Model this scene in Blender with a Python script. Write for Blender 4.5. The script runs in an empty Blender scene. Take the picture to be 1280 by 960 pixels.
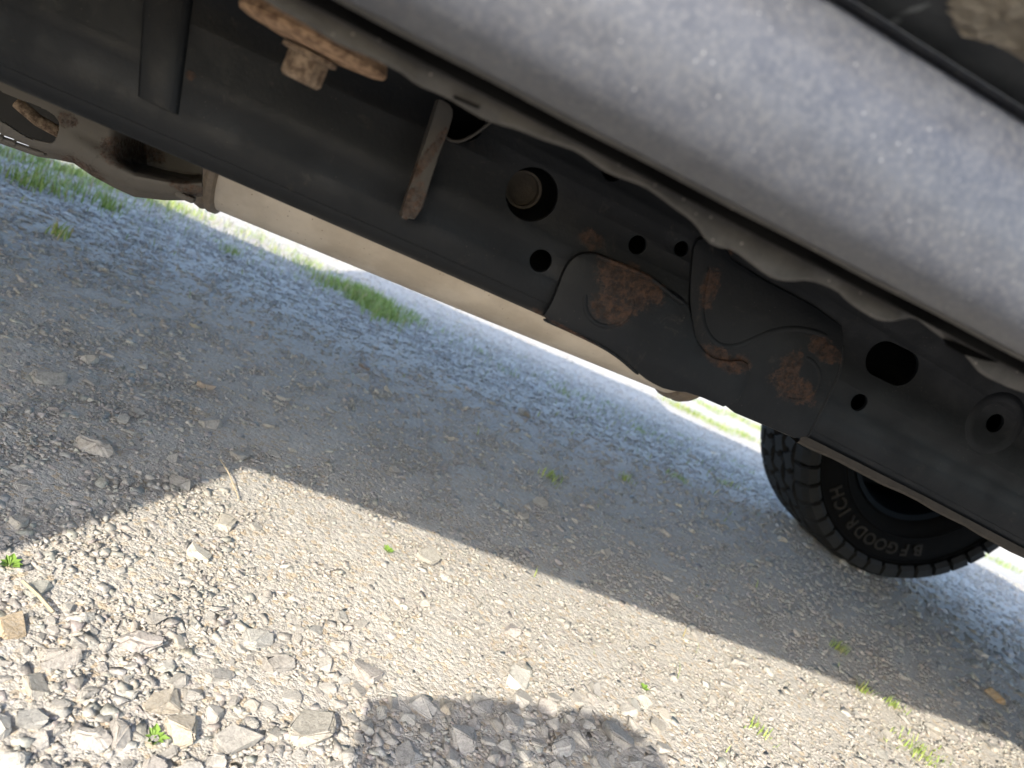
import bpy, bmesh, math, random
import numpy as np
from mathutils import Vector, Matrix
R = math.radians
random.seed(7); rng = np.random.default_rng(11)
sc = bpy.context.scene
col = sc.collection

# ---------------------------------------------------------------- camera
# x runs along the vehicle (to its rear), y goes in under it, z is up
CAM = Vector((0, 0, .515)); YAW, PITCH, ROLL, FPX = R(14.35), R(12.4), R(26.0), 961.0
FW = Vector((math.cos(PITCH)*math.sin(YAW), math.cos(PITCH)*math.cos(YAW), -math.sin(PITCH)))
_r = Vector((math.cos(YAW), -math.sin(YAW), 0)); _u = _r.cross(FW)
RT = _r*math.cos(ROLL) + _u*math.sin(ROLL); UP = _u*math.cos(ROLL) - _r*math.sin(ROLL)
cd = bpy.data.cameras.new('camera'); cam = bpy.data.objects.new('camera', cd); col.objects.link(cam)
cam.matrix_world = Matrix(((RT.x, UP.x, -FW.x, CAM.x), (RT.y, UP.y, -FW.y, CAM.y), (RT.z, UP.z, -FW.z, CAM.z), (0, 0, 0, 1)))
cd.sensor_width = 36; cd.lens = FPX/1280*36; cd.clip_start = .01; cd.clip_end = 500
cd.dof.use_dof = True; cd.dof.focus_distance = .80; cd.dof.aperture_fstop = 7.0
sc.camera = cam

# ---------------------------------------------------------------- light
SX, SY = .68, 1.40                                   # shadow shift per metre of height
sun_dir = Vector((SX, SY, -1)).normalized()
sd = bpy.data.lights.new('sun', 'SUN'); sun = bpy.data.objects.new('sun', sd); col.objects.link(sun)
sun.rotation_euler = sun_dir.to_track_quat('-Z', 'Y').to_euler()
sd.energy = 2.0; sd.angle = R(.53); sd.color = (1, .905, .76)
W = bpy.data.worlds.new('World'); sc.world = W; W.use_nodes = True
nt = W.node_tree; sky = nt.nodes.new('ShaderNodeTexSky'); sky.sky_type = 'NISHITA'; sky.sun_disc = False; sky.dust_density = 1.6; sky.ozone_density = .8
sky.sun_elevation = math.asin(-sun_dir.z); sky.sun_rotation = math.atan2(-sun_dir.x, -sun_dir.y)
bg = nt.nodes['Background']; bg.inputs['Strength'].default_value = .15
nt.links.new(sky.outputs[0], bg.inputs[0])
vs = sc.view_settings; vs.view_transform = 'Standard'; vs.look = 'None'; vs.gamma = 1; vs.use_curve_mapping = False
vs.exposure = 1.90

# ---------------------------------------------------------------- helpers
def ray(u, v): return FW + RT*((u-640)/FPX) - UP*((v-480)/FPX)
def px(u, v, y):                                     # the point of the plane at depth y
    d = ray(u, v); return CAM + d*((y-CAM.y)/d.y)
def soft(t): return np.where(t > 0, t*t/(t+.35), 0)
def relief(x, y):
    return (.006*np.sin(3.1*x+1.3*y)+.004*np.sin(7.3*y-2.1*x+1)+.003*np.sin(11*x+5*y))
def gz(x, y):                                        # ground height: level under the car, falling away beyond
    x = np.asarray(x, float); y = np.asarray(y, float)
    return -np.minimum(.135*soft(y-1.95), .37) + relief(x, y)*np.clip((y-.2)*3, .3, 1)*.7
def gpx(u, v):                                       # ground point seen at a pixel
    d = ray(u, v); t = -CAM.z/d.z
    for _ in range(40):
        p = CAM+d*t; t += (p.z-float(gz(p.x, p.y)))/(-d.z)*.8
    p = CAM+d*t; return p
def link(o, parent=None):
    col.objects.link(o)
    if parent: o.parent = parent
    return o
def obj(name, me, mat=None, parent=None, smooth=None):
    if isinstance(me, bmesh.types.BMesh):
        bm = me; bmesh.ops.recalc_face_normals(bm, faces=bm.faces); me = bpy.data.meshes.new(name); bm.to_mesh(me); bm.free()
    o = bpy.data.objects.new(name, me); link(o, parent)
    if mat: me.materials.append(mat)
    if smooth is not None:
        me.shade_smooth()
        if smooth > 0: me.set_sharp_from_angle(angle=R(smooth))
    return o
def tag(o, label, cat, group=None, kind=None):
    if label: o['label'] = label
    if cat: o['category'] = cat
    if group: o['group'] = group
    if kind: o['kind'] = kind
    return o
def struct(o, kind='structure'): o['kind'] = kind; return o
def add_box(bm, c, s, rot=None, bev=0):
    m = Matrix.Translation(c) @ (rot.to_4x4() if rot else Matrix()) @ Matrix.Diagonal((*s, 1))
    b2 = bmesh.new(); bmesh.ops.create_cube(b2, size=1, matrix=m)
    if bev: bmesh.ops.bevel(b2, geom=b2.edges[:], offset=bev, segments=2, affect='EDGES', profile=.5)
    t = bpy.data.meshes.new('t'); b2.to_mesh(t); b2.free(); bm.from_mesh(t); bpy.data.meshes.remove(t)
def add_tube(bm, pts, rad, seg=12, cap=True, flat=1.0):
    pts = [Vector(p) for p in pts]; n = len(pts)
    rads = rad if isinstance(rad, (list, tuple)) else [rad]*n
    rings = []; ref = None
    for i, p in enumerate(pts):
        t = (pts[min(i+1, n-1)]-pts[max(i-1, 0)]).normalized()
        if ref is None: ref = t.orthogonal().normalized()
        ref = (ref - t*ref.dot(t)).normalized(); b = t.cross(ref)
        rings.append([bm.verts.new(p+(ref*math.cos(a)+b*math.sin(a)*flat)*rads[i]) for a in [2*math.pi*k/seg for k in range(seg)]])
    for a, b in zip(rings, rings[1:]):
        for k in range(seg): bm.faces.new((a[k], a[(k+1) % seg], b[(k+1) % seg], b[k]))
    if cap: bm.faces.new(rings[0][::-1]); bm.faces.new(rings[-1])
def lathe(bm, prof, c, axis='y', seg=64, closed=True):   # prof: (axial, radius)
    rings = []
    for a, r in prof:
        ring = []
        for k in range(seg):
            th = 2*math.pi*k/seg; s, t = math.cos(th)*r, math.sin(th)*r
            ring.append(bm.verts.new(Vector(c)+(Vector((s, a, t)) if axis == 'y' else Vector((a, s, t)) if axis == 'x' else Vector((s, t, a)))))
        rings.append(ring)
    prs = list(zip(rings, rings[1:]))+([(rings[-1], rings[0])] if closed else [])
    for p, q in prs:
        for k in range(seg): bm.faces.new((p[k], p[(k+1) % seg], q[(k+1) % seg], q[k]))
    return rings
def sweep_x(bm, prof_fn, xs, close=False, caps=False):   # prof_fn(x) -> [(y,z)..]
    rings = [[bm.verts.new((x, y, z)) for y, z in prof_fn(x)] for x in xs]
    n = len(rings[0])
    for a, b in zip(rings, rings[1:]):
        for k in range(n if close else n-1): bm.faces.new((a[k], a[(k+1) % n], b[(k+1) % n], b[k]))
    if caps: bm.faces.new(rings[0][::-1]); bm.faces.new(rings[-1])
def plate(outline, holes, y, thick, bev=.0008, to_bm=None):
    """sheet in the xz plane with real holes; front face at depth y"""
    cu = bpy.data.curves.new('t', 'CURVE'); cu.dimensions = '2D'; cu.fill_mode = 'BOTH'
    cu.extrude = thick/2-bev; cu.bevel_depth = bev; cu.bevel_resolution = 1; cu.offset = -bev
    for loop in [outline]+holes:
        s = cu.splines.new('POLY'); s.points.add(len(loop)-1); s.use_cyclic_u = True
        for p, q in zip(s.points, loop): p.co = (q[0], q[1], 0, 1)
    o = bpy.data.objects.new('t', cu); col.objects.link(o)
    bpy.context.view_layer.update()
    me = bpy.data.meshes.new_from_object(o.evaluated_get(bpy.context.evaluated_depsgraph_get()))
    bpy.data.objects.remove(o); bpy.data.curves.remove(cu)
    co = np.empty(len(me.vertices)*3); me.vertices.foreach_get('co', co); co = co.reshape(-1, 3)
    out = np.stack([co[:, 0], y+thick/2-co[:, 2], co[:, 1]], 1)
    me.vertices.foreach_set('co', out.ravel()); me.update()
    bm = to_bm or bmesh.new(); bm.from_mesh(me); bpy.data.meshes.remove(me)
    bmesh.ops.remove_doubles(bm, verts=bm.verts, dist=1e-5)
    return bm
def circ(cx, cz, r, n=28, rz=None): return [(cx+r*math.cos(2*math.pi*k/n), cz+(rz or r)*math.sin(2*math.pi*k/n)) for k in range(n)]
def smoothpoly(pts, it=2, closed=True):
    for _ in range(it):
        out = []
        n = len(pts)
        for i in range(n if closed else n-1):
            a, b = pts[i], pts[(i+1) % n]
            out += [tuple(a[k]*.75+b[k]*.25 for k in range(len(a))), tuple(a[k]*.25+b[k]*.75 for k in range(len(a)))]
        if not closed: out = [pts[0]]+out+[pts[-1]]
        pts = out
    return pts

# ---------------------------------------------------------------- materials
class MB:
    def __init__(s, name):
        s.m = bpy.data.materials.new(name); s.m.use_nodes = True; s.t = s.m.node_tree; s.p = s.t.nodes['Principled BSDF']
        s.tc = s.t.nodes.new('ShaderNodeTexCoord'); s.obj = s.tc.outputs['Object']
    def n(s, k, **kw):
        nd = s.t.nodes.new(k)
        for a, v in kw.items(): setattr(nd, a, v)
        return nd
    def set(s, sock, v):
        if isinstance(v, bpy.types.NodeSocket): s.t.links.new(v, sock)
        else: sock.default_value = v
    def noise(s, scale, detail=4, rough=.6, vec=None, dist=0):
        n = s.n('ShaderNodeTexNoise'); s.set(n.inputs['Vector'], vec or s.obj); n.inputs['Scale'].default_value = scale
        n.inputs['Detail'].default_value = detail; n.inputs['Roughness'].default_value = rough; n.inputs['Distortion'].default_value = dist
        return n.outputs['Fac']
    def voro(s, scale, feature='F1', vec=None, out='Distance'):
        n = s.n('ShaderNodeTexVoronoi', feature=feature); s.set(n.inputs['Vector'], vec or s.obj); n.inputs['Scale'].default_value = scale
        return n.outputs[out]
    def ramp(s, f, lo, hi, a=0., b=1.):
        n = s.n('ShaderNodeMapRange', interpolation_type='SMOOTHSTEP'); s.set(n.inputs['Value'], f)
        for i, v in zip((1, 2, 3, 4), (lo, hi, a, b)): n.inputs[i].default_value = v
        return n.outputs[0]
    def math(s, op, a, b=0.):
        n = s.n('ShaderNodeMath', operation=op); s.set(n.inputs[0], a); s.set(n.inputs[1], b); return n.outputs[0]
    def mix(s, f, a, b):
        n = s.n('ShaderNodeMix', data_type='RGBA'); s.set(n.inputs[0], f)
        for sk, v in ((n.inputs[6], a), (n.inputs[7], b)): s.set(sk, (*v, 1) if isinstance(v, tuple) and len(v) == 3 else v)
        return n.outputs[2]
    def bump(s, h, strength=.3, dist=.002):
        n = s.n('ShaderNodeBump'); s.set(n.inputs['Height'], h); n.inputs['Strength'].default_value = strength; n.inputs['Distance'].default_value = dist
        s.t.links.new(n.outputs[0], s.p.inputs['Normal'])
    def done(s, colr, rough=.6, metal=0., spec=.5):
        s.set(s.p.inputs['Base Color'], (*colr, 1) if isinstance(colr, tuple) else colr)
        s.set(s.p.inputs['Roughness'], rough); s.set(s.p.inputs['Metallic'], metal); s.p.inputs['Specular IOR Level'].default_value = spec
        return s.m
    def blobs(s, spots):                             # rust stains: (x, z, rx, rz, angle)
        sep = s.n('ShaderNodeSeparateXYZ'); s.set(sep.inputs[0], s.obj); tot = None
        w = s.noise(90, 5, .7); w2 = s.noise(420, 3, .7)
        for x, z, rx, rz, an in spots:
            dx = s.math('SUBTRACT', sep.outputs[0], x); dz = s.math('SUBTRACT', sep.outputs[2], z)
            c, sn = math.cos(an), math.sin(an)
            a = s.math('DIVIDE', s.math('ADD', s.math('MULTIPLY', dx, c), s.math('MULTIPLY', dz, sn)), rx)
            b = s.math('DIVIDE', s.math('SUBTRACT', s.math('MULTIPLY', dz, c), s.math('MULTIPLY', dx, sn)), rz)
            d = s.math('SQRT', s.math('ADD', s.math('MULTIPLY', a, a), s.math('MULTIPLY', b, b)))
            d = s.math('ADD', s.math('ADD', d, s.math('MULTIPLY', s.math('SUBTRACT', w, .5), 1.6)), s.math('MULTIPLY', s.math('SUBTRACT', w2, .5), .9))
            k = s.ramp(d, .75, 1.15, 1, 0)
            tot = k if tot is None else s.math('MAXIMUM', tot, k)
        return tot
M = {}
def simple(name, c, rough=.6, metal=0, spec=.5, var=.25, sc_=40, bump=.15, bd=.001):
    b = MB(name); f = b.noise(sc_, 5); c2 = tuple(x*(1-var) for x in c); c3 = tuple(min(1, x*(1+var)) for x in c)
    if bump: b.bump(b.noise(sc_*6, 3), bump, bd)
    M[name] = b.done(b.mix(f, c2, c3), rough, metal, spec); return M[name]

def rust_col(b): return b.mix(b.ramp(b.noise(160, 5, .75), .35, .7), (.014, .009, .007), (.080, .044, .028))
# black chassis paint with rust stains
RY = .59
def pz(u, v, y=RY): p = px(u, v, y); return (p.x, p.z)
def spot(u, v, wu, wv, an=0, y=RY):
    p = px(u, v, y); s = y/961*1.05
    return (p.x, p.z, wu*s, wv*s, an)
def chassis(name, spots, base=(.0046, .0056, .0070), y=RY):
    b = MB(name); k = b.math('MULTIPLY', b.blobs(spots), b.ramp(b.noise(230, 5, .8), .3, .64, .18, .9)) if spots else None
    dust = b.ramp(b.noise(14, 6, .65), .45, .8, 0, .22)
    speck = b.ramp(b.voro(260), .06, .13, .55, 0); speck = b.math('MULTIPLY', speck, b.ramp(b.noise(35, 2), .55, .66))
    c = b.mix(dust, base, (.0135, .0140, .0148)); c = b.mix(speck, c, (.09, .08, .07)); c = b.mix(b.math('MULTIPLY', b.ramp(b.noise(55, 6, .75, dist=1.5), .56, .72), b.ramp(b.noise(9, 3), .4, .6, .1, .7)), c, (.030, .026, .022))
    h = b.noise(320, 4)
    rg = b.ramp(b.noise(30, 4), .3, .7, .42, .62)
    if k:
        c = b.mix(k, c, rust_col(b)); h = b.math('ADD', h, b.math('MULTIPLY', b.math('MULTIPLY', k, b.noise(500, 5, .8)), 3)); rg = b.math('MAXIMUM', rg, k)
    b.bump(h, .22, .0012)
    M[name] = b.done(c, rg, 0, .17)
chassis('rail_paint', [spot(790, 335, 9, 8), spot(905, 318, 15, 9, .9), spot(895, 350, 14, 26, .15), spot(740, 300, 16, 11), spot(238, 95, 6, 5), spot(675, 395, 14, 4, -.4)])
chassis('plate_paint', [spot(782, 352, 44, 26, -.12), spot(765, 385, 30, 20, 0), spot(722, 420, 55, 4, -.12), spot(808, 362, 24, 12, -.3), spot(1030, 437, 30, 13, -.15), spot(985, 460, 16, 26, .1), spot(990, 484, 38, 17, -.05), spot(900, 447, 34, 11, -.1), spot(885, 360, 12, 30, .2), spot(925, 452, 14, 9)], y=.584)
chassis('gusset_paint', [spot(517, 250, 13, 24, 0), spot(530, 200, 6, 40, -.2)], (.05, .046, .041))
chassis('under_paint', [], (.014, .014, .014))
chassis('crossmember_paint', [spot(98, 212, 26, 13, 0, .8), spot(240, 236, 24, 8, 0, .8), spot(85, 150, 10, 8, 0, .8), spot(150, 190, 20, 14, 0, .8)], (.075, .068, .06))
# grey body paint, dusty, sun glints on the dust painted as white specks
b = MB('grey_paint')
f = b.noise(55, 6, .7); sp = b.ramp(b.voro(170), .05, .13, 1, 0); sp = b.math('MULTIPLY', sp, b.ramp(b.noise(60, 2), .42, .55))
c = b.mix(b.ramp(f, .3, .7), (.050, .055, .070), (.070, .076, .092)); c = b.mix(b.ramp(b.noise(420, 3, .7), .42, .68, 0, .5), c, (.125, .126, .13)); c = b.mix(b.ramp(b.noise(230, 2, .6), .5, .75, 0, .35), c, (.05, .053, .061))
c = b.mix(b.math('MULTIPLY', sp, .3), c, (.55, .55, .54)); b.bump(b.noise(700, 3), .12, .0006)
M['grey_paint'] = b.done(c, b.ramp(f, .3, .7, .42, .5), .3, .5)
b = MB('flange_paint'); f = b.noise(38, 6, .7)
c = b.mix(b.ramp(f, .3, .72), (.030, .0285, .027), (.064, .060, .055)); c = b.mix(b.ramp(b.voro(150), .05, .12, .7, 0), c, (.27, .25, .22)); b.bump(b.noise(250, 5), .3, .001)
M['flange_paint'] = b.done(c, .6, 0, .35)
b = MB('rusty_steel'); b.bump(b.noise(420, 6, .8), .5, .001)
M['rusty_steel'] = b.done(b.mix(b.ramp(b.noise(150, 6, .75), .35, .65), (.085, .047, .026), (.31, .20, .12)), .85, 0, .3)
b = MB('dusty_bolt'); b.bump(b.noise(420, 6, .8), .8, .0018)
M['dusty_bolt'] = b.done(b.mix(b.ramp(b.noise(170, 6, .75), .35, .65), (.07, .045, .03), (.27, .20, .14)), .85, 0, .3)
b = MB('aluminised_steel'); f = b.noise(9, 6, .65)
c = b.mix(b.ramp(f, .3, .7), (.45, .395, .33), (.62, .56, .485)); c = b.mix(b.math('MULTIPLY', b.ramp(b.voro(110), .06, .14, .8, 0), b.ramp(b.noise(12, 3), .4, .55)), c, (.20, .14, .09)); b.bump(b.noise(160, 5), .25, .0015)
M['aluminised_steel'] = b.done(c, .5, .25, .5)
simple('rim_steel', (.20, .165, .13), .55, .4, var=.5, sc_=130, bump=.7)
simple('rubber', (.003, .003, .0033), .85, 0, .1, .4, 60, .3)
simple('tread_rubber', (.017, .0178, .019), .85, 0, .25, .35, 50, .3)
simple('lettering_paint', (.015, .012, .009), .8, 0, .3, .5, 60, .2)
simple('black_trim', (.010, .0118, .013), .55, 0, .4, .4, 60, .3)
simple('wheel_metal', (.003, .005, .008), .6, 0, .06, .3, 30, .1)
simple('shade_black', (.002, .002, .002), .9, 0, .04, .3, 60, .2)  # near-black that paints the shade in the seam gap and flange slots
simple('glass', (.02, .022, .024), .08, 0, .6, .1, 10, 0)
simple('mud', (.12, .105, .085), .95, 0, .15, .5, 120, .8, .002)
simple('scratch_dust', (.10, .11, .115), .9, 0, .2, .5, 120, .4)
simple('skin', (.55, .34, .25), .5, 0, .4, .1, 40, .1)
simple('denim', (.05, .07, .12), .85, 0, .2, .3, 200, .3)
simple('jacket', (.06, .07, .06), .85, 0, .2, .2, 200, .3)
simple('hair', (.03, .02, .013), .7, 0, .3, .4, 200, .3)
simple('phone_case', (.02, .02, .022), .4, 0, .4, .1, 40, 0)
b = MB('black_door_trim'); k = b.blobs([spot(1128, 37, 9, 5, .7, .285), spot(1142, 22, 10, 4, .7, .285), spot(1156, 8, 10, 4, .7, .285), spot(1170, 55, 12, 7, 0, .285)])
c = b.mix(b.ramp(b.noise(45, 6, .7), .35, .75), (.009, .0105, .012), (.022, .024, .0255)); c = b.mix(b.math('MULTIPLY', k, .6), c, (.10, .108, .11)); b.bump(b.noise(300, 4), .3, .001)
M['black_door_trim'] = b.done(c, .55, 0, .4)
# stones and ground
PAL = [(.37, .345, .31), (.32, .305, .285), (.40, .355, .285), (.34, .345, .325), (.35, .31, .295), (.29, .28, .27), (.44, .415, .37), (.30, .31, .305)]
PAL = [tuple(x*.35+m*.65 for x, m in zip(c, (.40, .384, .352))) for c in PAL]
PAL = [tuple(x*1.06 for x in c) for c in PAL]
def stone_mat(name, src):
    b = MB(name)
    if src == 'attr': a = b.n('ShaderNodeAttribute', attribute_name='stone_colour'); c = a.outputs['Color']
    else: a = b.n('ShaderNodeObjectInfo'); c = a.outputs['Color']
    k = .03 if src == 'obj' else 1; f = b.noise(60*k, 7, .75); g = b.noise(300*k, 4, .75)
    v = b.n('ShaderNodeVectorMath', operation='SCALE'); b.set(v.inputs[0], c)
    b.set(v.inputs['Scale'], b.math('ADD', b.ramp(f, .3, .7, .80, 1.10), b.ramp(g, .32, .68, -.17, .19)))
    vein = b.ramp(b.math('ABSOLUTE', b.math('SUBTRACT', b.noise(26*k, 4, .6, dist=1.2), .5)), 0, .03, .35, 0)
    c2 = b.mix(vein, v.outputs[0], (.5, .48, .44))
    b.bump(b.math('ADD', b.math('ADD', b.noise(120*k, 7, .8), b.math('MULTIPLY', g, .6)), b.math('MULTIPLY', b.noise(45*k, 4, .6, dist=2.5), .8)), .6, .0025)
    M[name] = b.done(c2, .9, 0, .22)
stone_mat('stone_single', 'obj'); stone_mat('stone_mass', 'attr')
b = MB('gravel_soil')
cellc = b.voro(150, out='Color'); d1 = b.voro(150); d2 = b.voro(420); f = b.noise(5, 5)
sepc = b.n('ShaderNodeSeparateColor'); b.set(sepc.inputs[0], cellc)
c = b.mix(sepc.outputs[0], (.40, .382, .350), (.50, .480, .445)); c = b.mix(b.ramp(sepc.outputs[1], .75, .95), c, (.45, .38, .29))
c = b.mix(b.ramp(f, .4, .7, 0, .35), c, (.42, .395, .35))
b.bump(b.math('SUBTRACT', 1.5, b.math('ADD', d1, b.math('MULTIPLY', d2, .5))), .5, .004)
M['gravel_soil'] = b.done(c, .95, 0, .15)
b = MB('grass_blade'); a = b.n('ShaderNodeAttribute', attribute_name='stone_colour')
M['grass_blade'] = b.done(a.outputs['Color'], .6, 0, .3)
b.p.inputs['Transmission Weight'].default_value = 0

# ---------------------------------------------------------------- ground
def axis(lo, hi, dense_lo, dense_hi, step, grow=1.25):
    v = list(np.arange(dense_lo, dense_hi, step)); s = step; x = v[-1]
    while x < hi: s *= grow; x += s; v.append(x)
    s = step; x = v[0]; pre = []
    while x > lo: s *= grow; x -= s; pre.append(x)
    return np.array(pre[::-1]+v)
gx = axis(-120, 120, -1.5, 4, .04); gy = axis(-120, 160, -.2, 6, .04)
X, Y = np.meshgrid(gx, gy); Z = gz(X, Y)+rng.normal(0, .0012, X.shape)
nx, ny = len(gx), len(gy); idx = np.arange(nx*ny).reshape(ny, nx)
faces = np.stack([idx[:-1, :-1], idx[:-1, 1:], idx[1:, 1:], idx[1:, :-1]], -1).reshape(-1, 4)
def npmesh(name, V, F):
    me = bpy.data.meshes.new(name); k = F.shape[1]
    me.vertices.add(len(V)); me.vertices.foreach_set('co', np.ascontiguousarray(V, np.float32).ravel())
    me.loops.add(F.size); me.loops.foreach_set('vertex_index', np.ascontiguousarray(F, np.int32).ravel())
    me.polygons.add(len(F)); me.polygons.foreach_set('loop_start', np.arange(0, F.size, k, dtype=np.int32))
    me.update(calc_edges=True); return me
g = obj('gravel_ground', npmesh('gravel_ground', np.stack([X, Y, Z], -1).reshape(-1, 3), faces), M['gravel_soil']); g.data.shade_smooth(); struct(g)

def stone_proto(npts, seed, flat=.6, rough=.0):
    rs = np.random.default_rng(seed); bm = bmesh.new()
    e = np.array([1, rs.uniform(.5, .95), flat*rs.uniform(.75, 1.2)])
    P = rs.normal(size=(npts, 3)); P /= np.linalg.norm(P, axis=1)[:, None]; P *= rs.uniform(.8, 1.1, (npts, 1))
    P = np.sign(P)*np.abs(P)**.62*e*.9
    for p in P: bm.verts.new(p)
    r = bmesh.ops.convex_hull(bm, input=bm.verts[:])
    bmesh.ops.delete(bm, geom=[v for v in bm.verts if not v.link_faces], context='VERTS')
    return bm
def tri_arrays(bm):
    bmesh.ops.triangulate(bm, faces=bm.faces[:]); bm.verts.index_update()
    V = np.array([v.co[:] for v in bm.verts]); F = np.array([[v.index for v in f.verts] for f in bm.faces]); bm.free(); return V, F
def rot_batch(n, tilt):
    az = rng.uniform(0, 2*np.pi, n); a = rng.normal(0, tilt, n); b_ = rng.normal(0, tilt, n)
    ca, sa, cb, sb, cz, sz = np.cos(a), np.sin(a), np.cos(b_), np.sin(b_), np.cos(az), np.sin(az)
    o, z = np.ones(n), np.zeros(n)
    Rx = np.stack([o, z, z, z, ca, -sa, z, sa, ca], -1).reshape(n, 3, 3); Ry = np.stack([cb, z, sb, z, o, z, -sb, z, cb], -1).reshape(n, 3, 3)
    Rz = np.stack([cz, -sz, z, sz, cz, z, z, z, o], -1).reshape(n, 3, 3)
    return Rx @ Ry @ Rz
palw = np.array([.24, .2, .11, .12, .1, .1, .07, .06]); PA = np.array(PAL)
VX, VY = np.array([-1.4, 3.6]), np.array([.3, 5.6])
def in_view(x, y, m=.12):
    d = np.stack([x, y, gz(x, y)], -1)-np.array(CAM[:]); zf = d @ np.array(FW[:]); u = d @ np.array(RT[:])/zf; v = d @ np.array(UP[:])/zf
    return (zf > 0) & (np.abs(u) < .667+m) & (np.abs(v) < .5+m)
def scatter(n, dens):                                # world-space density, wider than the view
    out = []
    while sum(len(o) for o in out) < n:
        x = rng.uniform(*VX, 200000); y = rng.uniform(*VY, 200000)
        k = (rng.uniform(0, 1, 200000) < dens(x, y)) & ((in_view(x, y, .35)) | (rng.uniform(0, 1, 200000) < .12))
        out.append(np.stack([x[k], y[k]], -1))
    return np.concatenate(out)[:n]
def mass(name, n, protos, rmin, rmax, dens, tilt=.35, sink=.25, power=2.2):
    xy = scatter(n, dens); s = rmin*(rmax/rmin)**(rng.uniform(0, 1, n)**power)
    dist = np.hypot(xy[:, 0], xy[:, 1]); s *= np.clip(dist/1.4, .85, 1.9)
    ci = rng.choice(len(PAL), n, p=palw); C = PA[ci]*rng.uniform(.82, 1.14, (n, 1))*rng.uniform(.97, 1.03, (n, 3))
    which = rng.integers(0, len(protos), n); Rm = rot_batch(n, tilt); Vs, Fs, Cs, off = [], [], [], 0
    for k, (V, F) in enumerate(protos):
        i = np.where(which == k)[0]
        P = np.einsum('nij,vj->nvi', Rm[i], V)*s[i, None, None]
        zc = gz(xy[i, 0], xy[i, 1])+s[i]*(.32-sink)
        P += np.stack([xy[i, 0], xy[i, 1], zc], -1)[:, None]
        Vs.append(P.reshape(-1, 3)); Fs.append((F[None]+(np.arange(len(i))*len(V))[:, None, None]+off).reshape(-1, 3)); off += len(i)*len(V)
        Cs.append(np.repeat(C[i], len(V), 0))
    me = npmesh(name, np.concatenate(Vs), np.concatenate(Fs)); Cc = np.concatenate(Cs)
    at = me.color_attributes.new('stone_colour', 'FLOAT_COLOR', 'POINT'); at.data.foreach_set('color', np.c_[Cc, np.ones(len(Cc))].astype(np.float32).ravel())
    return obj(name, me, M['stone_mass'])
small = [tri_arrays(stone_proto(8, 100+i, .5)) for i in range(14)]
medium = [tri_arrays(stone_proto(7+i % 3, 200+i, .36)) for i in range(14)]
def dens_s(x, y):
    d = np.hypot(x, y); return np.clip((1.0/d)**1.7, .03, 1)
def dens_m(x, y):
    d = np.hypot(x, y); return np.clip((.9/d)**1.5, .03, 1)*np.where((y < .30*x+.575), 1, np.where(x < .02-.35*np.clip(y-.8, 0, 9), .85, .27+.1*np.sin(9*x+3*y)))
struct(mass('gravel', 90000, small, .0024, .0068, dens_s, sink=.27, power=1.6), 'stuff')
struct(mass('gravel_chippings', 25000, medium, .0045, .0165, dens_m, tilt=.22, sink=.42, power=2.3), 'stuff')

# individual stones
def big_proto(seed, flat):
    bm = stone_proto(15, seed, flat)
    bmesh.ops.dissolve_limit(bm, angle_limit=R(14), verts=bm.verts[:], edges=bm.edges[:])
    bmesh.ops.bevel(bm, geom=bm.edges[:], offset=.11, segments=2, affect='EDGES', clamp_overlap=True)
    bmesh.ops.triangulate(bm, faces=bm.faces[:]); bmesh.ops.subdivide_edges(bm, edges=bm.edges[:], cuts=1)
    rs = np.random.default_rng(seed+5)
    for v in bm.verts: v.co += v.co.normalized()*(rs.normal(0, .026)+.03*math.sin(9*v.co.x+4*v.co.y+seed)*math.sin(7*v.co.y-5*v.co.z))
    bmesh.ops.recalc_face_normals(bm, faces=bm.faces)
    me = bpy.data.meshes.new('stone'); bm.to_mesh(me); bm.free(); me.materials.append(M['stone_single']); me.shade_smooth(); me.set_sharp_from_angle(angle=R(24)); return me
BIG = [big_proto(300+i, .38+.2*(i % 3)/2) for i in range(18)]
placed = []
def stone(p, r, colr, label, group=None, mesh=None, tilt=.18, yaw=None, sink=.18, asp=1.):
    o = bpy.data.objects.new('stone', mesh or random.choice(BIG)); col.objects.link(o)
    o.location = (p[0], p[1], float(gz(p[0], p[1]))+r*(.26-sink)); o.scale = (r*asp, r/asp**.5, r)
    o.rotation_euler = (random.gauss(0, tilt), random.gauss(0, tilt), random.uniform(0, 6.28) if yaw is None else yaw)
    o.color = (*colr, 1); tag(o, label, 'stone', group); placed.append((p[0], p[1], r)); return o
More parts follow.
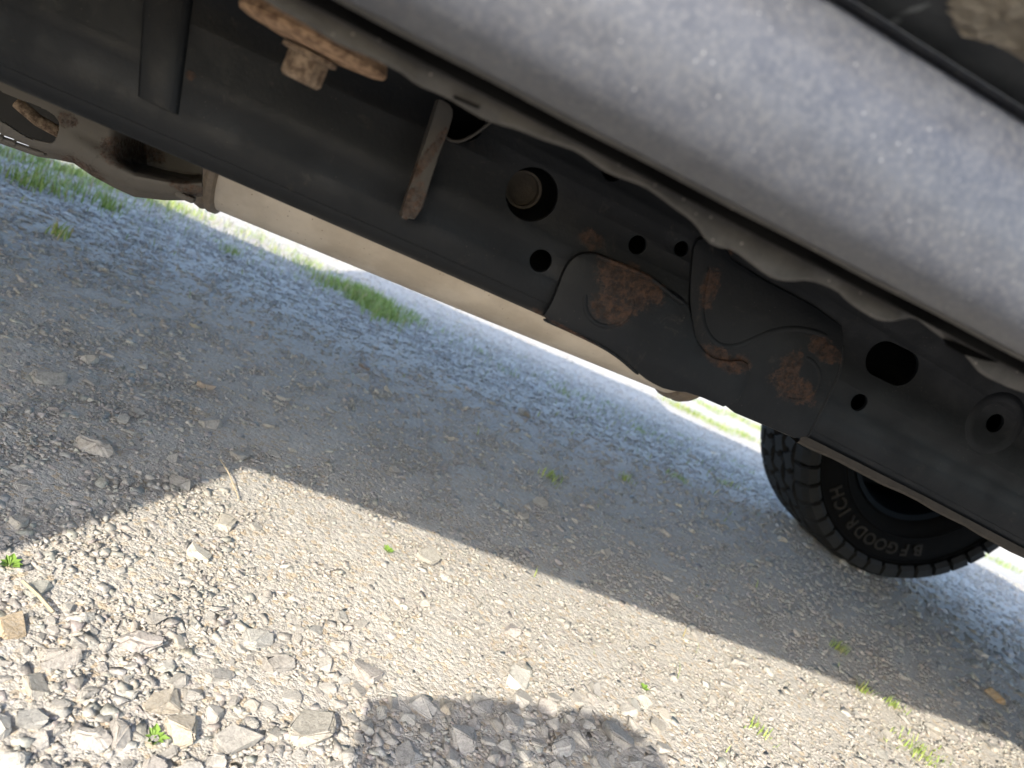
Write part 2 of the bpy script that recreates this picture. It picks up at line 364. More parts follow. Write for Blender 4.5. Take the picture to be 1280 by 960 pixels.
HERO = [  # u, v, half-width px, colour, label
 (228, 915, 30, (.43, .36, .26), 'tan rounded stone beside the small green weed at bottom left'),
 (150, 922, 27, (.38, .355, .33), 'grey brown stone left of the weed at the bottom edge'),
 (112, 928, 27, (.42, .39, .36), 'pale speckled stone at the bottom left edge, left of the weed'),
 (392, 918, 38, (.41, .385, .33), 'long pointed pale stone left of the phone shadow'),
 (296, 930, 30, (.37, .355, .33), 'grey stone with pale veins right of the tan rounded stone'),
 (205, 880, 28, (.42, .365, .28), 'tan flat stone just above the tan rounded stone'),
 (320, 800, 24, (.36, .365, .35), 'grey green upright stone throwing a dark shadow in the sun'),
 (345, 832, 28, (.40, .37, .335), 'broad flat beige stone below the upright grey green stone'),
 (272, 848, 24, (.38, .365, .34), 'grey stone with a dark gap behind it, mid lower left'),
 (175, 802, 34, (.36, .325, .31), 'wide flat pinkish grey stone in the lower left gravel'),
 (75, 830, 26, (.37, .335, .30), 'flat brownish stone in the sun near the left edge'),
 (14, 786, 22, (.46, .37, .26), 'flat tan orange stone at the left edge in the sun'),
 (45, 740, 22, (.36, .37, .335), 'greenish grey stone in the sun below the shadow edge at left'),
 (282, 655, 22, (.45, .42, .36), 'large pale stone in the sun just below the shadow tip'),
 (248, 695, 18, (.62, .58, .50), 'whitest stone in the sunlit gravel at left'),
 (115, 562, 29, (.40, .365, .325), 'largest beige stone in the shade at left'),
 (62, 478, 24, (.33, .32, .30), 'grey stone in the shade near the left edge'),
 (228, 604, 18, (.20, .195, .19), 'darkest grey stone in the shade left of the shadow tip'),
 (158, 603, 9, (.36, .34, .31), 'small upright stone in the shade left of the dark stone'),
 (262, 530, 17, (.32, .31, .30), 'rounded grey stone among a small cluster in the shade'),
 (298, 570, 17, (.35, .325, .29), 'rounded brownish stone touching the shadow tip'),
 (276, 587, 11, (.34, .31, .29), 'small rounded stone directly left of the shadow tip'),
 (257, 484, 13, (.42, .31, .225), 'rust tinted stone in the shade below the muffler'),
 (112, 478, 10, (.37, .35, .33), 'small pale oval stone in the shade beside larger grey stone'),
 (455, 842, 26, (.38, .345, .325), 'flat pinkish stone at the corner of the phone shadow'),
 (525, 885, 24, (.34, .335, .325), 'oval grey stone inside the left end of the phone shadow'),
 (557, 885, 14, (.42, .36, .27), 'tan stone inside the upper edge of the phone shadow'),
 (600, 880, 22, (.33, .32, .31), 'flat grey stone inside the upper middle of the phone shadow'),
 (580, 925, 28, (.32, .315, .31), 'grey stone at the bottom of the phone shadow'),
 (640, 905, 22, (.34, .33, .32), 'wedge shaped grey stone in the middle of the phone shadow'),
 (705, 940, 26, (.34, .335, .325), 'upright grey stone at the bottom right of the phone shadow'),
 (770, 925, 26, (.35, .335, .32), 'flat grey stone at the right end of the phone shadow'),
 (510, 945, 26, (.33, .325, .315), 'long grey stone in the bottom left corner of the phone shadow'),
 (645, 850, 24, (.55, .53, .48), 'pale chalky stone in the sun above the phone shadow'),
 (640, 790, 16, (.36, .32, .30), 'rounded pink grey stone alone in the sunlit strip'),
 (870, 798, 12, (.38, .36, .34), 'grey stone on the edge of the vehicle shadow'),
 (997, 792, 9, (.45, .43, .40), 'pale stone in the shade in front of the rear tyre'),
 (1024, 731, 7, (.45, .43, .40), 'small pale stone close under the rear tyre'),
 (1225, 818, 9, (.68, .65, .60), 'stone coloured white for a sun fleck in the shade right of the rear tyre'),  # sun fleck put into the stone's white colour
 (1245, 873, 14, (.50, .36, .22), 'orange tan stone lightened for a sun fleck, at the right edge in the shade'),  # sun fleck put into the stone's bright tan
 (925, 830, 14, (.36, .35, .33), 'low grey stone in the sunlit strip at right'),
 (535, 700, 20, (.42, .40, .35), 'wide pale stone half buried in the sunlit strip below shadow edge'),
 (655, 518, 12, (.17, .15, .12), 'dark clod of earth in the bluish shade beyond'),
 (455, 460, 9, (.22, .13, .09), 'small rust brown stone in the middle of the shade'),
]
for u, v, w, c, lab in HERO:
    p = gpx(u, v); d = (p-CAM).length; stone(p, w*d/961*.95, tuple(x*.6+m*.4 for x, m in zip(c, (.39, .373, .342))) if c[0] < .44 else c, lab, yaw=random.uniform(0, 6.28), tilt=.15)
LAND = [(228, 915, 'tan rounded stone'), (112, 928, 'pale speckled stone'), (392, 918, 'long pointed pale stone'), (320, 800, 'grey green upright stone'), (20, 786, 'flat tan orange stone'),
 (175, 802, 'wide flat pinkish stone'), (282, 655, 'large pale stone near the shadow tip'), (248, 695, 'whitest stone'), (115, 562, 'largest beige shaded stone'), (228, 604, 'darkest shaded stone'),
 (257, 484, 'rust tinted stone'), (645, 850, 'pale chalky stone'), (640, 790, 'rounded pink grey stone'), (300, 600, 'shadow tip'), (192, 926, 'bottom left weed'), (12, 708, 'left edge weed'), (1130, 725, 'rear tyre'),
 (470, 868, 'left corner of the phone shadow'), (1245, 873, 'tan sun-fleck stone'), (1225, 818, 'white sun-fleck stone'), (45, 755, 'curved pale twig'), (557, 885, 'tan stone in the phone shadow'), (705, 940, 'upright grey stone'),
 (770, 925, 'right end of the phone shadow'), (655, 518, 'dark clod of earth'), (484, 690, 'weed by the shadow edge'), (805, 862, 'tiny yellow green weed'), (1115, 882, 'grass tuft on the shadow edge'), (1150, 942, 'yellow green grass tuft'), (265, 243, 'left end of the muffler'), (455, 460, 'rust brown stone')]
USED = set()
CN = ['grey beige', 'mid grey', 'tan', 'greenish grey', 'pinkish grey', 'dark grey', 'pale', 'bluish grey']
def describe(u, v, r, ci, where):
    for best in sorted(LAND, key=lambda q: (q[0]-u)**2+(q[1]-v)**2)[:7]:
        a, b_ = u-best[0], v-best[1]
        for rel in ([('right of' if a > 0 else 'left of'), ('below' if b_ > 0 else 'above')] if abs(a) > abs(b_) else [('below' if b_ > 0 else 'above'), ('right of' if a > 0 else 'left of')]):
            lab = f"{r} {CN[ci]} stone {where}, {rel} the {best[2]}"
            if lab not in USED and len(lab.split()) <= 16: USED.add(lab); return lab
    return ' '.join(lab.split()[:16])
def fill_region(count, sampler, rlo, rhi, label, group):
    k = 0; tries = 0
    while k < count and tries < count*60:
        tries += 1; u, v = sampler(); p = gpx(u, v)
        r = (rlo+(rhi-rlo)*random.random()**2)*(p-CAM).length/961
        if any((p.x-a)**2+(p.y-b_)**2 < (.78*(r+q))**2 for a, b_, q in placed): continue
        ci = int(rng.choice(len(PAL), p=palw)); c = PAL[ci]; m = random.uniform(.9, 1.1)
        pr = r*961/(p-CAM).length; size = 'small' if pr < rlo+(rhi-rlo)*.2 else 'middling' if pr < rlo+(rhi-rlo)*.55 else 'large'
        stone(p, r, tuple(x*m for x in c), describe(u, v, size, ci, label), group); k += 1
U = random.uniform
def low_left(): return U(-20, 460), U(770, 985)
def phone_sh(): return U(475, 830), 872+U(0, 1)**.8*100
def sunlit():
    u = U(-20, 1280); return u, U(max(690-(u*.31), 600+(u-300)*.33)+12 if u > 290 else 700-u*.3, 970)
def shade():
    u = U(-20, 1240); return u, U(360+u*.2, (690-u*.31 if u < 290 else 600+(u-300)*.33)-8)
fill_region(40, lambda: (U(-20, 460), U(850, 985)), 11, 24, 'in the sun', 'loose stones in the sunlit gravel at bottom left')
fill_region(60, low_left, 7, 16, 'in the sun', 'loose stones in the sunlit gravel at bottom left')
fill_region(56, phone_sh, 11, 21, 'in the phone shadow', 'loose stones inside the phone shadow')
fill_region(44, sunlit, 6, 12, 'in the sunlit strip', 'small stones in the sunlit strip')
fill_region(54, shade, 7, 14, 'in the shade', 'small stones in the shade under the vehicle')

# ---------------------------------------------------------------- grass
def blades(name, spots, mat=M['grass_blade']):
    """spots: (x, y, radius_x, radius_y, count, height)"""
    Vs, Cs = [], []
    for x, y, rx, ry, n, h in spots:
        a = rng.uniform(0, 2*np.pi, n); q = rng.uniform(0, 1, n)**.7*rng.uniform(.5, 1.35, n)
        bx, by = x+rx*q*np.cos(a), y+ry*q*np.sin(a); bz = gz(bx, by)
        hh = h*rng.uniform(.25, 1.0, n); th = rng.uniform(0, 2*np.pi, n); ln = hh*rng.uniform(.2, .9, n); w = hh*rng.uniform(.018, .035, n)+.0006
        dx, dy = np.cos(th), np.sin(th); wx, wy = -dy*w, dx*w
        b0 = np.stack([bx, by, bz], -1); wv = np.stack([wx, wy, 0*wx], -1)
        m = b0+np.stack([dx*ln*.35, dy*ln*.35, hh*.6], -1); t = b0+np.stack([dx*ln, dy*ln, hh], -1)
        Vs.append(np.stack([b0-wv, b0+wv, m+wv*.8, m-wv*.8, t], 1).reshape(-1, 3))
        g = rng.uniform(0, 1, (n, 1)); c = np.array([.17, .28, .05])*(1-g)+np.array([.33, .40, .11])*g
        dry = rng.uniform(0, 1, (n, 1)) < .12; c = np.where(dry, [.38, .33, .17], c); Cs.append(np.repeat(c, 5, 0))
    V = np.concatenate(Vs); C = np.concatenate(Cs); k = len(V)//5; o = (np.arange(k)*5)[:, None]
    F = np.concatenate([o+[0, 1, 2], o+[0, 2, 3], o+[3, 2, 4]])
    me = npmesh(name, V, F); at = me.color_attributes.new('stone_colour', 'FLOAT_COLOR', 'POINT')
    at.data.foreach_set('color', np.c_[C, np.ones(len(C))].astype(np.float32).ravel())
    return obj(name, me, mat)
def gs(u, v, ru, rv, n, h):
    p = gpx(u, v); d = (p-CAM).length; q = gpx(u, v+8); s = abs((q-p).length)/8
    return (p.x, p.y, ru*d/961, rv*s, n, h)
lawn = [gs(20, 200, 70, 14, 420, .045), gs(90, 218, 60, 14, 420, .045), gs(150, 238, 70, 12, 520, .05), gs(225, 262, 70, 10, 420, .045), gs(120, 245, 120, 26, 300, .03), gs(330, 320, 170, 40, 500, .03), gs(600, 440, 200, 50, 350, .025), gs(800, 540, 150, 40, 300, .025), gs(40, 232, 40, 10, 260, .05), gs(95, 240, 40, 8, 180, .045), gs(135, 262, 14, 5, 90, .05),
        gs(330, 300, 45, 9, 180, .045), gs(385, 332, 45, 10, 240, .045), gs(412, 356, 34, 10, 260, .05), gs(472, 388, 34, 11, 1300, .06), gs(445, 368, 36, 10, 800, .055), gs(515, 400, 24, 10, 140, .045), gs(70, 295, 14, 5, 60, .04), gs(290, 318, 14, 4, 60, .04)]
for u, v in [(700, 490), (722, 495), (765, 508), (825, 532), (850, 545), (890, 560), (640, 470), (600, 440), (560, 420), (780, 600), (850, 600), (905, 605), (800, 540), (925, 585), (690, 600)]:
    lawn.append(gs(u, v, U(12, 26), U(3, 6), random.randint(16, 50), U(.018, .032)))
for u, v in [(845, 508), (870, 520), (900, 535), (930, 545), (885, 510), (915, 520), (945, 535), (1250, 705)]:
    lawn.append(gs(u, v, 26, 4, 240, .05))
fx = rng.uniform(-4, 8, 160); fy = rng.uniform(6, 14, 160)
lawn += [(float(a), float(c), U(.2, .7), U(.2, .6), 60, .06) for a, c in zip(fx, fy)]
struct(blades('grass', lawn), 'stuff')
for u, v, rad, n, h, lab in [(1115, 882, 14, 50, .018, 'small green grass tuft on the edge of the vehicle shadow at lower right'),
                             (1150, 942, 40, 170, .015, 'yellow green grass tuft in the sun at the bottom right'),
                             (1080, 866, 9, 34, .025, 'thin dark grass tuft just inside the shadow at lower right'),
                             (1046, 812, 10, 40, .025, 'dark grass tuft in the shade below the rear tyre'),
                             (950, 915, 22, 34, .016, 'sparse tiny grass sprouts in the sunlit gravel at lower right')]:
    p = gpx(u, v); d = (p-CAM).length; s = rad*d/961
    tag(blades('grass_tuft', [(p.x, p.y, s, s*.8, n, h)]), lab, 'grass tuft')
def weed(u, v, s, lab):
    p = gpx(u, v); e = bpy.data.objects.new('weed', None); link(e); e.location = (p.x, p.y, float(gz(p.x, p.y))); tag(e, lab, 'weed')
    V, F = [], []
    for k in range(8):
        a = k*2.4; l = s*U(.6, 1); d = Vector((math.cos(a), math.sin(a), 0)); w = Vector((-d.y, d.x, 0))*l*.28; z = Vector((0, 0, 1))
        i = len(V); V += [d*l*.1, d*l*.5+w+z*l*.5, d*l+z*l*.55, d*l*.5-w+z*l*.5]; F.append((i, i+1, i+2, i+3))
    me = bpy.data.meshes.new('leaf'); me.from_pydata(V, [], F); obj('leaves', me, M['weed_leaf'], e)
    bm = bmesh.new(); add_tube(bm, [(0, 0, -.004), (0, 0, s*.35)], s*.05, 6); obj('stem', bm, M['weed_leaf'], e)
simple('weed_leaf', (.14, .24, .04), .6, 0, .3, .3, 120, 0)
weed(192, 926, .013, 'small green weed growing between the big stones at bottom left')
weed(805, 862, .010, 'tiny yellow green weed in the sunlit strip above the phone shadow')
weed(12, 708, .014, 'small green weed at the left edge just inside the sun')
weed(484, 690, .012, 'small weed beside the shadow edge in the sunlit gravel')
def twig(pts, r, lab):
    bm = bmesh.new(); add_tube(bm, pts, r, 6); tag(obj('twig', bm, M['dry_stem'], None, 40), lab, 'twig')
simple('dry_stem', (.40, .34, .24), .8, 0, .3, .2, 150, .2)
def gp(u, v, h): p = gpx(u, v); return (p.x, p.y, float(gz(p.x, p.y))+h)
twig([gp(271, 585, .014), gp(282, 603, .014), gp(296, 628, .007)], .0009, 'thin dry stem crossing the tip of the shadow')
twig([gp(25, 735, .008), gp(45, 755, .009), gp(64, 772, .006)], .0016, 'curved pale twig in the sunlit gravel at left')

# ================================================================ the vehicle
car = bpy.data.objects.new('off_road_vehicle', None); link(car); car.location = (0, 0, 0)
tag(car, 'grey off road vehicle seen from below, with black rusty frame rail and mud terrain tyre', 'vehicle')
XF, XR_ = -1.75, 1.63                                   # axles
# frame rail
RAILT = .642
zbx = [-2.4, -.257, -.12, .05, .15, .41, .55, .685, 1.0, 2.2]; zbz = [.432, .434, .437, .4393, .440, .4355, .4300, .4225, .41, .41]
def zb(x): return float(np.interp(x, zbx, zbz))
xs = list(np.linspace(-2.4, 2.2, 140))
holes = []
def hole(u, v, rpx):
    x, z = pz(u, v); s = (px(u, v, RY)-CAM).dot(FW)/961; holes.append(circ(x, z, rpx*s)); return x, z, rpx*s
hb = hole(665, 243, 33); hole(676, 326, 14); hole(797, 306, 11.5); hole(852, 311, 9.3); hole(1074, 503, 11); hole(1244, 529, 12); hole(766, 212, 14); hole(578, 146, 30)
(ax, az), (bx_, bz_) = pz(1104, 449), pz(1127, 460); rs_ = 23*(px(1115, 455, RY)-CAM).dot(FW)/961
an0 = math.atan2(bz_-az, bx_-ax)
holes.append([(ax+rs_*math.cos(an0+math.pi/2+math.pi*k/14), az+rs_*math.sin(an0+math.pi/2+math.pi*k/14)) for k in range(15)] + [(bx_+rs_*math.cos(an0-math.pi/2+math.pi*k/14), bz_+rs_*math.sin(an0-math.pi/2+math.pi*k/14)) for k in range(15)])
outline = [(x, zb(x)+.0121) for x in xs]+[(2.2, RAILT), (-2.4, RAILT)]
bm = plate(outline, holes, RY, .004, .0006)
def rail_prof(x):
    z = zb(x); r = .012
    p = [(RY+.0003+r*(1-math.cos(t)), z+r-r*math.sin(t)) for t in np.linspace(0, math.pi/2, 7)]
    return p+[(RY+.085, z), (RY+.092, z+.006), (RY+.092, RAILT), (RY+.002, RAILT)]
sweep_x(bm, rail_prof, xs)
rail = obj('frame_rail', bm, M['rail_paint'], car, 35)
# dimple round the last hole, sleeve behind the big hole
bm = bmesh.new(); x, z = pz(1244, 529); lathe(bm, [(RY+.0004, .031), (RY-.0007, .0275), (RY-.0007, .0235), (RY+.0004, .019)], (x, 0, z), 'y', 40, False); obj('pressed_ring', bm, M['rail_paint'], rail, 60)
bm = bmesh.new(); lathe(bm, [(RY+.018, .0125), (RY+.018, .0145), (RY+.080, .0145), (RY+.080, .0125)], (hb[0]-.0045, 0, hb[2]*0+hb[1]+.0005), 'y', 28); lathe(bm, [(RY+.030, .0125), (RY+.030, .0001)], (hb[0]-.0045, 0, hb[1]+.0005), 'y', 28, False); obj('inner_sleeve', bm, M['sleeve'] if 'sleeve' in M else simple('sleeve', (.045, .038, .03), .8, 0, .3, .4, 120, .3), rail, 40)
# lower lip of the rail toward the rear
bm = bmesh.new()
lx = list(np.linspace(.405, 2.2, 90)); jit = {x: random.uniform(-.0012, .001) for x in lx}
sweep_x(bm, lambda x: [(RY-.001, zb(x)+.005), (RY-.0035, zb(x)-.0005+jit[x]), (RY-.001, zb(x)-.003+jit[x]), (RY+.02, zb(x)-.0025)], lx)
obj('seam_lip', bm, M['lip_dust'] if 'lip_dust' in M else simple('lip_dust', (.030, .026, .022), .85, 0, .25, .5, 120, .5), rail, 40)
# reinforcement plates
PY = .583
def pp(l, y=PY): return [pz(u, v, y) for u, v in l]
o1 = pp([(676, 399), (688, 382), (698, 358), (705, 338), (716, 322), (730, 316), (746, 316), (760, 321), (786, 333), (812, 343), (832, 358), (848, 367), (861, 379), (866, 398), (871, 425), (884, 443), (905, 452), (935, 450), (940, 470), (918, 515), (865, 492), (835, 489), (812, 478), (795, 464), (765, 438), (720, 416)])
p1 = obj('reinforcement_plate', plate(smoothpoly(o1, 1), [], PY, .0085, .0022), M['plate_paint'], car, 35)
o2 = pp([(868, 300), (884, 296), (906, 306), (920, 330), (1052, 400), (1056, 428), (1054, 458), (1040, 490), (1022, 525), (1005, 553), (960, 534), (905, 511), (880, 470), (868, 420), (862, 380), (864, 340)], .5865)
p2 = obj('reinforcement_plate', plate(smoothpoly(o2, 1), [], .5865, .005, .0016), M['plate_paint'], car, 35)
def bead(pts, r, y, parent, name='stamped_bead', flat=1):
    bm = bmesh.new(); P = smoothpoly([tuple(px(u, v, y)) for u, v in pts], 3, False); n = len(P)
    add_tube(bm, P, [r*min(1, .35+6*min(i, n-1-i)/n) for i in range(n)], 10); obj(name, bm, M['plate_paint'], parent, 60)
bead([(890, 312), (878, 345), (872, 385), (878, 412), (892, 430), (915, 433), (940, 422), (962, 412), (990, 408), (1020, 414), (1050, 430)], .0060, .5918, p2)
def arc(cu, cv, r, a0, a1, t, y, parent):
    bead([(cu+r*math.cos(R(a)), cv+r*math.sin(R(a))) for a in np.linspace(a0, a1, 14)], t, y, parent, 'pressed_ring')
arc(760, 378, 30, -20, 210, .0032, .5853, p1); arc(996, 472, 28, -80, 130, .0028, .5886, p2)
bead([(748, 320), (786, 336), (815, 348), (836, 366), (856, 380)], .0022, .583, p1, 'weld_seam')
bead([(1054, 432), (1050, 465), (1034, 498), (1010, 546)], .0013, .587, p2, 'weld_seam')
bead([(679, 399), (722, 418), (766, 440), (798, 468)], .0014, .586, p1, 'weld_seam')
# gusset and rib on the rail
gy = .562
g1 = pp([(549, 122), (566, 132), (566, 150), (543, 210), (524, 275), (500, 272), (510, 240), (527, 190), (545, 140)], gy)
bm = plate(smoothpoly(g1, 1), [], gy, .004, .001)
a, c = px(520, 130, gy), px(497, 270, gy)
pa, pc = px(549, 124, gy), px(502, 272, gy)
vs_ = [bm.verts.new(q) for q in (pa, pc, pc+Vector((-.002, .032, -.001)), pa+Vector((-.002, .032, 0)), pa+Vector((.004, 0, 0)), pc+Vector((.004, 0, 0)), pc+Vector((.002, .032, -.001)), pa+Vector((.002, .032, 0)))]
for f in ((0, 1, 2, 3), (7, 6, 5, 4), (0, 4, 5, 1), (3, 2, 6, 7), (1, 5, 6, 2)): bm.faces.new([vs_[i] for i in f])
obj('gusset', bm, M['gusset_paint'], car, 30)
bm = bmesh.new(); rings = []
for k in range(13):
    t = k/12; cu = 214-16*t; cv = -40+172*t; ring = []; c = px(cu, cv, RY)
    hw = .0165*(1-.15*t); pr = .007*(1-.12*t)*(1 if k < 12 else .9)
    for j in range(11):
        q = j/10; ang = math.pi*q
        ring.append(bm.verts.new((c.x-hw*math.cos(ang), RY+.001-pr*math.sin(ang)**.6, c.z)))
    rings.append(ring)
for p, q in zip(rings, rings[1:]):
    for j in range(10): bm.faces.new((p[j], p[j+1], q[j+1], q[j]))
bm.faces.new(rings[-1])
obj('pressed_rib', bm, M['rail_paint'], car, 45)
bm = bmesh.new(); add_tube(bm, smoothpoly([tuple(px(u, v, .572)) for u, v in [(552, 160), (558, 174), (574, 178), (594, 168), (616, 150), (640, 135)]], 2, False), .0011, 8); obj('hole_edge_glint', bm, M['gusset_paint'], car, 60)  # lit rim of the rail hole, built in as a thin grey tube
# body mount
mc = px(394, 52, .46); bm = bmesh.new()
lathe(bm, [(.006, .0005), (.0065, .036), (.005, .0395), (.0000, .0412), (-.002, .0402), (-.0032, .036), (-.0050, .018), (-.0050, .0005)], mc, 'z', 48, False); obj('body_mount_washer', bm, M['rusty_steel'], car, 40)
bm = bmesh.new(); lathe(bm, [(-.0065, .0005), (-.0065, .0150), (-.0085, .0150), (-.0092, .0125)], mc, 'z', 32, False)
r_ = lathe(bm, [(-.0090, .0112), (-.0205, .0112), (-.0225, .0095), (-.0225, .0003)], mc, 'z', 6, False); obj('body_mount_bolt', bm, M['dusty_bolt'], car, 20)
bm = bmesh.new(); lathe(bm, [(.004, .034), (.012, .034), (.02, .026), (.05, .026)], mc, 'z', 32, False); obj('mount_bushing', bm, M['rubber'], car, 40)
# rocker panel and flange
prof = [(.352, .585), (.346, .572), (.334, .5560), (.322, .5525), (.3165, .5512), (.3110, .5518), (.304, .5538), (.2965, .5568), (.2912, .5605), (.2876, .5660), (.2855, .5735), (.2840, .582), (.2838, .590), (.2842, .600), (.2855, .608), (.2875, .6135), (.2905, .6225), (.2935, .6275), (.300, .6305), (.32, .631)]
pr2 = smoothpoly(prof, 2, False); bm = bmesh.new(); rx = np.linspace(-1.15, 1.2, 90)
sweep_x(bm, lambda x: pr2, rx); rkr = obj('rocker_panel', bm, M['grey_paint'], car, 60)
bm = bmesh.new(); sweep_x(bm, lambda x: [(.330, .5555), (.3225, .5518), (.3180, .5503+.0002*math.sin(x*83)), (.3145, .5505+.0002*math.sin(x*57)), (.3125, .5513)], np.linspace(-1.15, 1.2, 240)); obj('rocker_hem', bm, M['flange_paint'], rkr, 60)
FY = .362
fl = [(250, -60), (340, 5), (400, 42), (468, 79), (508, 92), (518, 103), (557, 123), (616, 153), (656, 164), (708, 184), (751, 210), (800, 233), (836, 256), (872, 282), (885, 300), (899, 308), (918, 311), (931, 326), (961, 344), (987, 352), (1017, 351), (1047, 362), (1060, 382), (1083, 395), (1113, 402), (1142, 398), (1168, 413), (1195, 432), (1214, 450), (1231, 471), (1254, 482), (1285, 490), (1310, 506), (1340, 516), (1380, 520)]
low = smoothpoly([pz(u, v, FY) for u, v in fl], 1, False)
xr = low[-1][0]; ext = [(xr+.03*k, .5385+.004*math.sin(k*1.7)) for k in range(1, 22)]
xl = low[0][0]; extl = [(xl-.03*k, low[0][1]+.003*math.sin(k*1.9)) for k in range(30, 0, -1)]
lowc = extl+low+ext
hs = [pz(u, v, FY) for u, v in [(1178, 422), (1200, 430), (1225, 442), (1246, 452), (1228, 450), (1200, 442), (1182, 432)]]
hs2 = [pz(u, v, FY) for u, v in [(567, 119), (600, 133), (597, 136), (566, 123)]]
bm = bmesh.new()
xg = np.linspace(lowc[0][0], lowc[-1][0], 420); lz = np.interp(xg, [p[0] for p in lowc], [p[1] for p in lowc])
lz = lz+.0007*np.sin(xg*83+1)*np.sin(xg*37)+.0005*np.sin(xg*191)
rip = .0014*np.sin(xg*95)+.001*np.sin(xg*41+1)
prev = None
for x, z, rp in zip(xg, lz, rip):
    w = [bm.verts.new(q) for q in ((x, FY+.0035+rp, .575), (x, FY+.002+rp*.5, .5560), (x, FY-.0015+rp, (z+.5560)/2+.001), (x, FY-.0010+rp*1.3, z+.0012), (x, FY+.0008+rp*1.3, z), (x, FY+.0028+rp*1.3, z+.0012), (x, FY+.006, .575))]
    if prev:
        for k in range(6): bm.faces.new((prev[k], prev[k+1], w[k+1], w[k]))
    prev = w
flg = obj('pinch_flange', bm, M['flange_paint'], car, 50)
obj('slot_shade', plate(hs, [], FY-.0022, .002, .0003), M['shade_black'], flg); obj('slot_shade', plate(hs2, [], FY-.0022, .002, .0003), M['shade_black'], flg)  # black plates paint the dark of the open slots
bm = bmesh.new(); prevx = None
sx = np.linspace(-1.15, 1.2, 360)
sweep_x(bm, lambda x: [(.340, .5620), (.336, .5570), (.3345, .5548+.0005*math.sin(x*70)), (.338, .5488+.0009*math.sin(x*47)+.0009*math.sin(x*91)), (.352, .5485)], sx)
obj('gap_shade_strip', bm, M['shade_black'], flg, 60)  # black strip paints the shade of the open gap under the rocker
# door with black lower trim and dried mud
bm = bmesh.new(); dx = np.linspace(-.36, .62, 50)
dp = smoothpoly([(.33, .638), (.322, .6335), (.303, .6345), (.290, .6395), (.270, .6490), (.252, .6580), (.246, .668)], 1, False)
sweep_x(bm, lambda x: dp, dx)
door = obj('door', bpy.data.meshes.new('door'), None, car)
bmd = bmesh.new(); sweep_x(bmd, lambda x: [(.2462, .668), (.232, .70), (.231, .85), (.236, 1.02), (.248, 1.10), (.275, 1.105), (.285, .664)], dx, True, True)
bmesh.ops.recalc_face_normals(bmd, faces=bmd.faces); bmd.to_mesh(door.data); bmd.free(); door.data.materials.append(M['grey_paint']); door.data.shade_smooth(); door.data.set_sharp_from_angle(angle=R(40))
bmd = bmesh.new(); sweep_x(bmd, lambda x: [(.2462, .668), (.232, .70), (.231, .85), (.236, 1.02), (.248, 1.10), (.275, 1.105), (.285, .664)], [-1.2, -1.0, -.6, -.37], True, True); obj('door', bmd, M['grey_paint'], car, 40)
trim = obj('door_trim', bm, M['black_door_trim'], door, 50)
def trim_pt(x, t):                                   # t 0..1 along the trim profile
    f = t*(len(dp)-1); i = min(int(f), len(dp)-2); f -= i
    a_, b_ = dp[i], dp[i+1]; n = Vector((0, b_[1]-a_[1], -(b_[0]-a_[0]))); n = -n if n.z > 0 else n
    return Vector((x, a_[0]+(b_[0]-a_[0])*f, a_[1]+(b_[1]-a_[1])*f)), n.normalized()
bm = bmesh.new(); NX, NP = 190, 46; gm = {}
rm = np.random.default_rng(3); hgt = rm.uniform(0, 1, (NX//2+2, NP//2+2))
for i in range(NX):
    for j in range(NP):
        x = .0+.60*i/NX+rm.uniform(-.001, .001); t = .30+.70*j/(NP-1); p, n = trim_pt(x, min(t, .999))
        if (p.z-.515)/p.y < .450+.012*math.sin(x*60)+.008*math.sin(x*143): continue
        h = .0026*hgt[i//2, j//2]*(.4+.6*((i+j) % 3 != 0))+rm.uniform(0, .0006)
        gm[i, j] = bm.verts.new(p+n*(.0004+h))
for (i, j) in list(gm):
    q = [(i, j), (i+1, j), (i+1, j+1), (i, j+1)]
    if all(k in gm for k in q): bm.faces.new([gm[k] for k in q])
bmesh.ops.delete(bm, geom=[v for v in bm.verts if not v.link_faces], context='VERTS')
struct(obj('dried_mud', bm, M['mud'], trim), 'stuff')
# crossmember, exhaust
CY = .80
cm_out = pp([(-60, 60), (0, 88), (60, 112), (120, 140), (190, 172), (270, 208), (270, 232), (256, 240), (234, 243), (228, 249), (206, 248), (170, 245), (146, 233), (118, 220), (95, 203), (72, 197), (50, 194), (0, 177), (-60, 152)], CY)
cm_hole = pp([(-30, 98), (0, 112), (22, 122), (45, 130), (66, 140), (76, 152), (75, 166), (68, 180), (52, 177), (30, 170), (6, 153), (-30, 135)], CY)
cm_slit = pp([(-10, 161), (2, 166), (30, 178), (61, 190), (58, 192), (30, 183), (2, 171), (-10, 167)], CY)
cm_top = [(-60, 50), (0, 78), (120, 132), (190, 164), (254, 195)]; cm_bot = [(-60, 152), (0, 178), (49, 195), (70, 198), (94, 203), (117, 219), (145, 234), (169, 245), (206, 249), (230, 249), (254, 243)]
def inside(p, poly):
    c = False; n = len(poly)
    for i in range(n):
        (x1, y1), (x2, y2) = poly[i], poly[i-1]
        if (y1 > p[1]) != (y2 > p[1]) and p[0] < (x2-x1)*(p[1]-y1)/(y2-y1)+x1: c = not c
    return c
hole_px = smoothpoly([(-40, 94), (0, 113), (22, 123), (45, 131), (66, 141), (76, 152), (75, 166), (68, 180), (52, 177), (30, 170), (6, 153), (-40, 130)], 1)
slit_px = [(-10, 160), (2, 165), (30, 177), (61, 190), (58, 193), (30, 184), (2, 172), (-10, 167)]
def sst(a, b, x): t = min(1, max(0, (x-a)/(b-a))); return t*t*(3-2*t)
bm = bmesh.new(); NU, NT = 280, 84; G = []
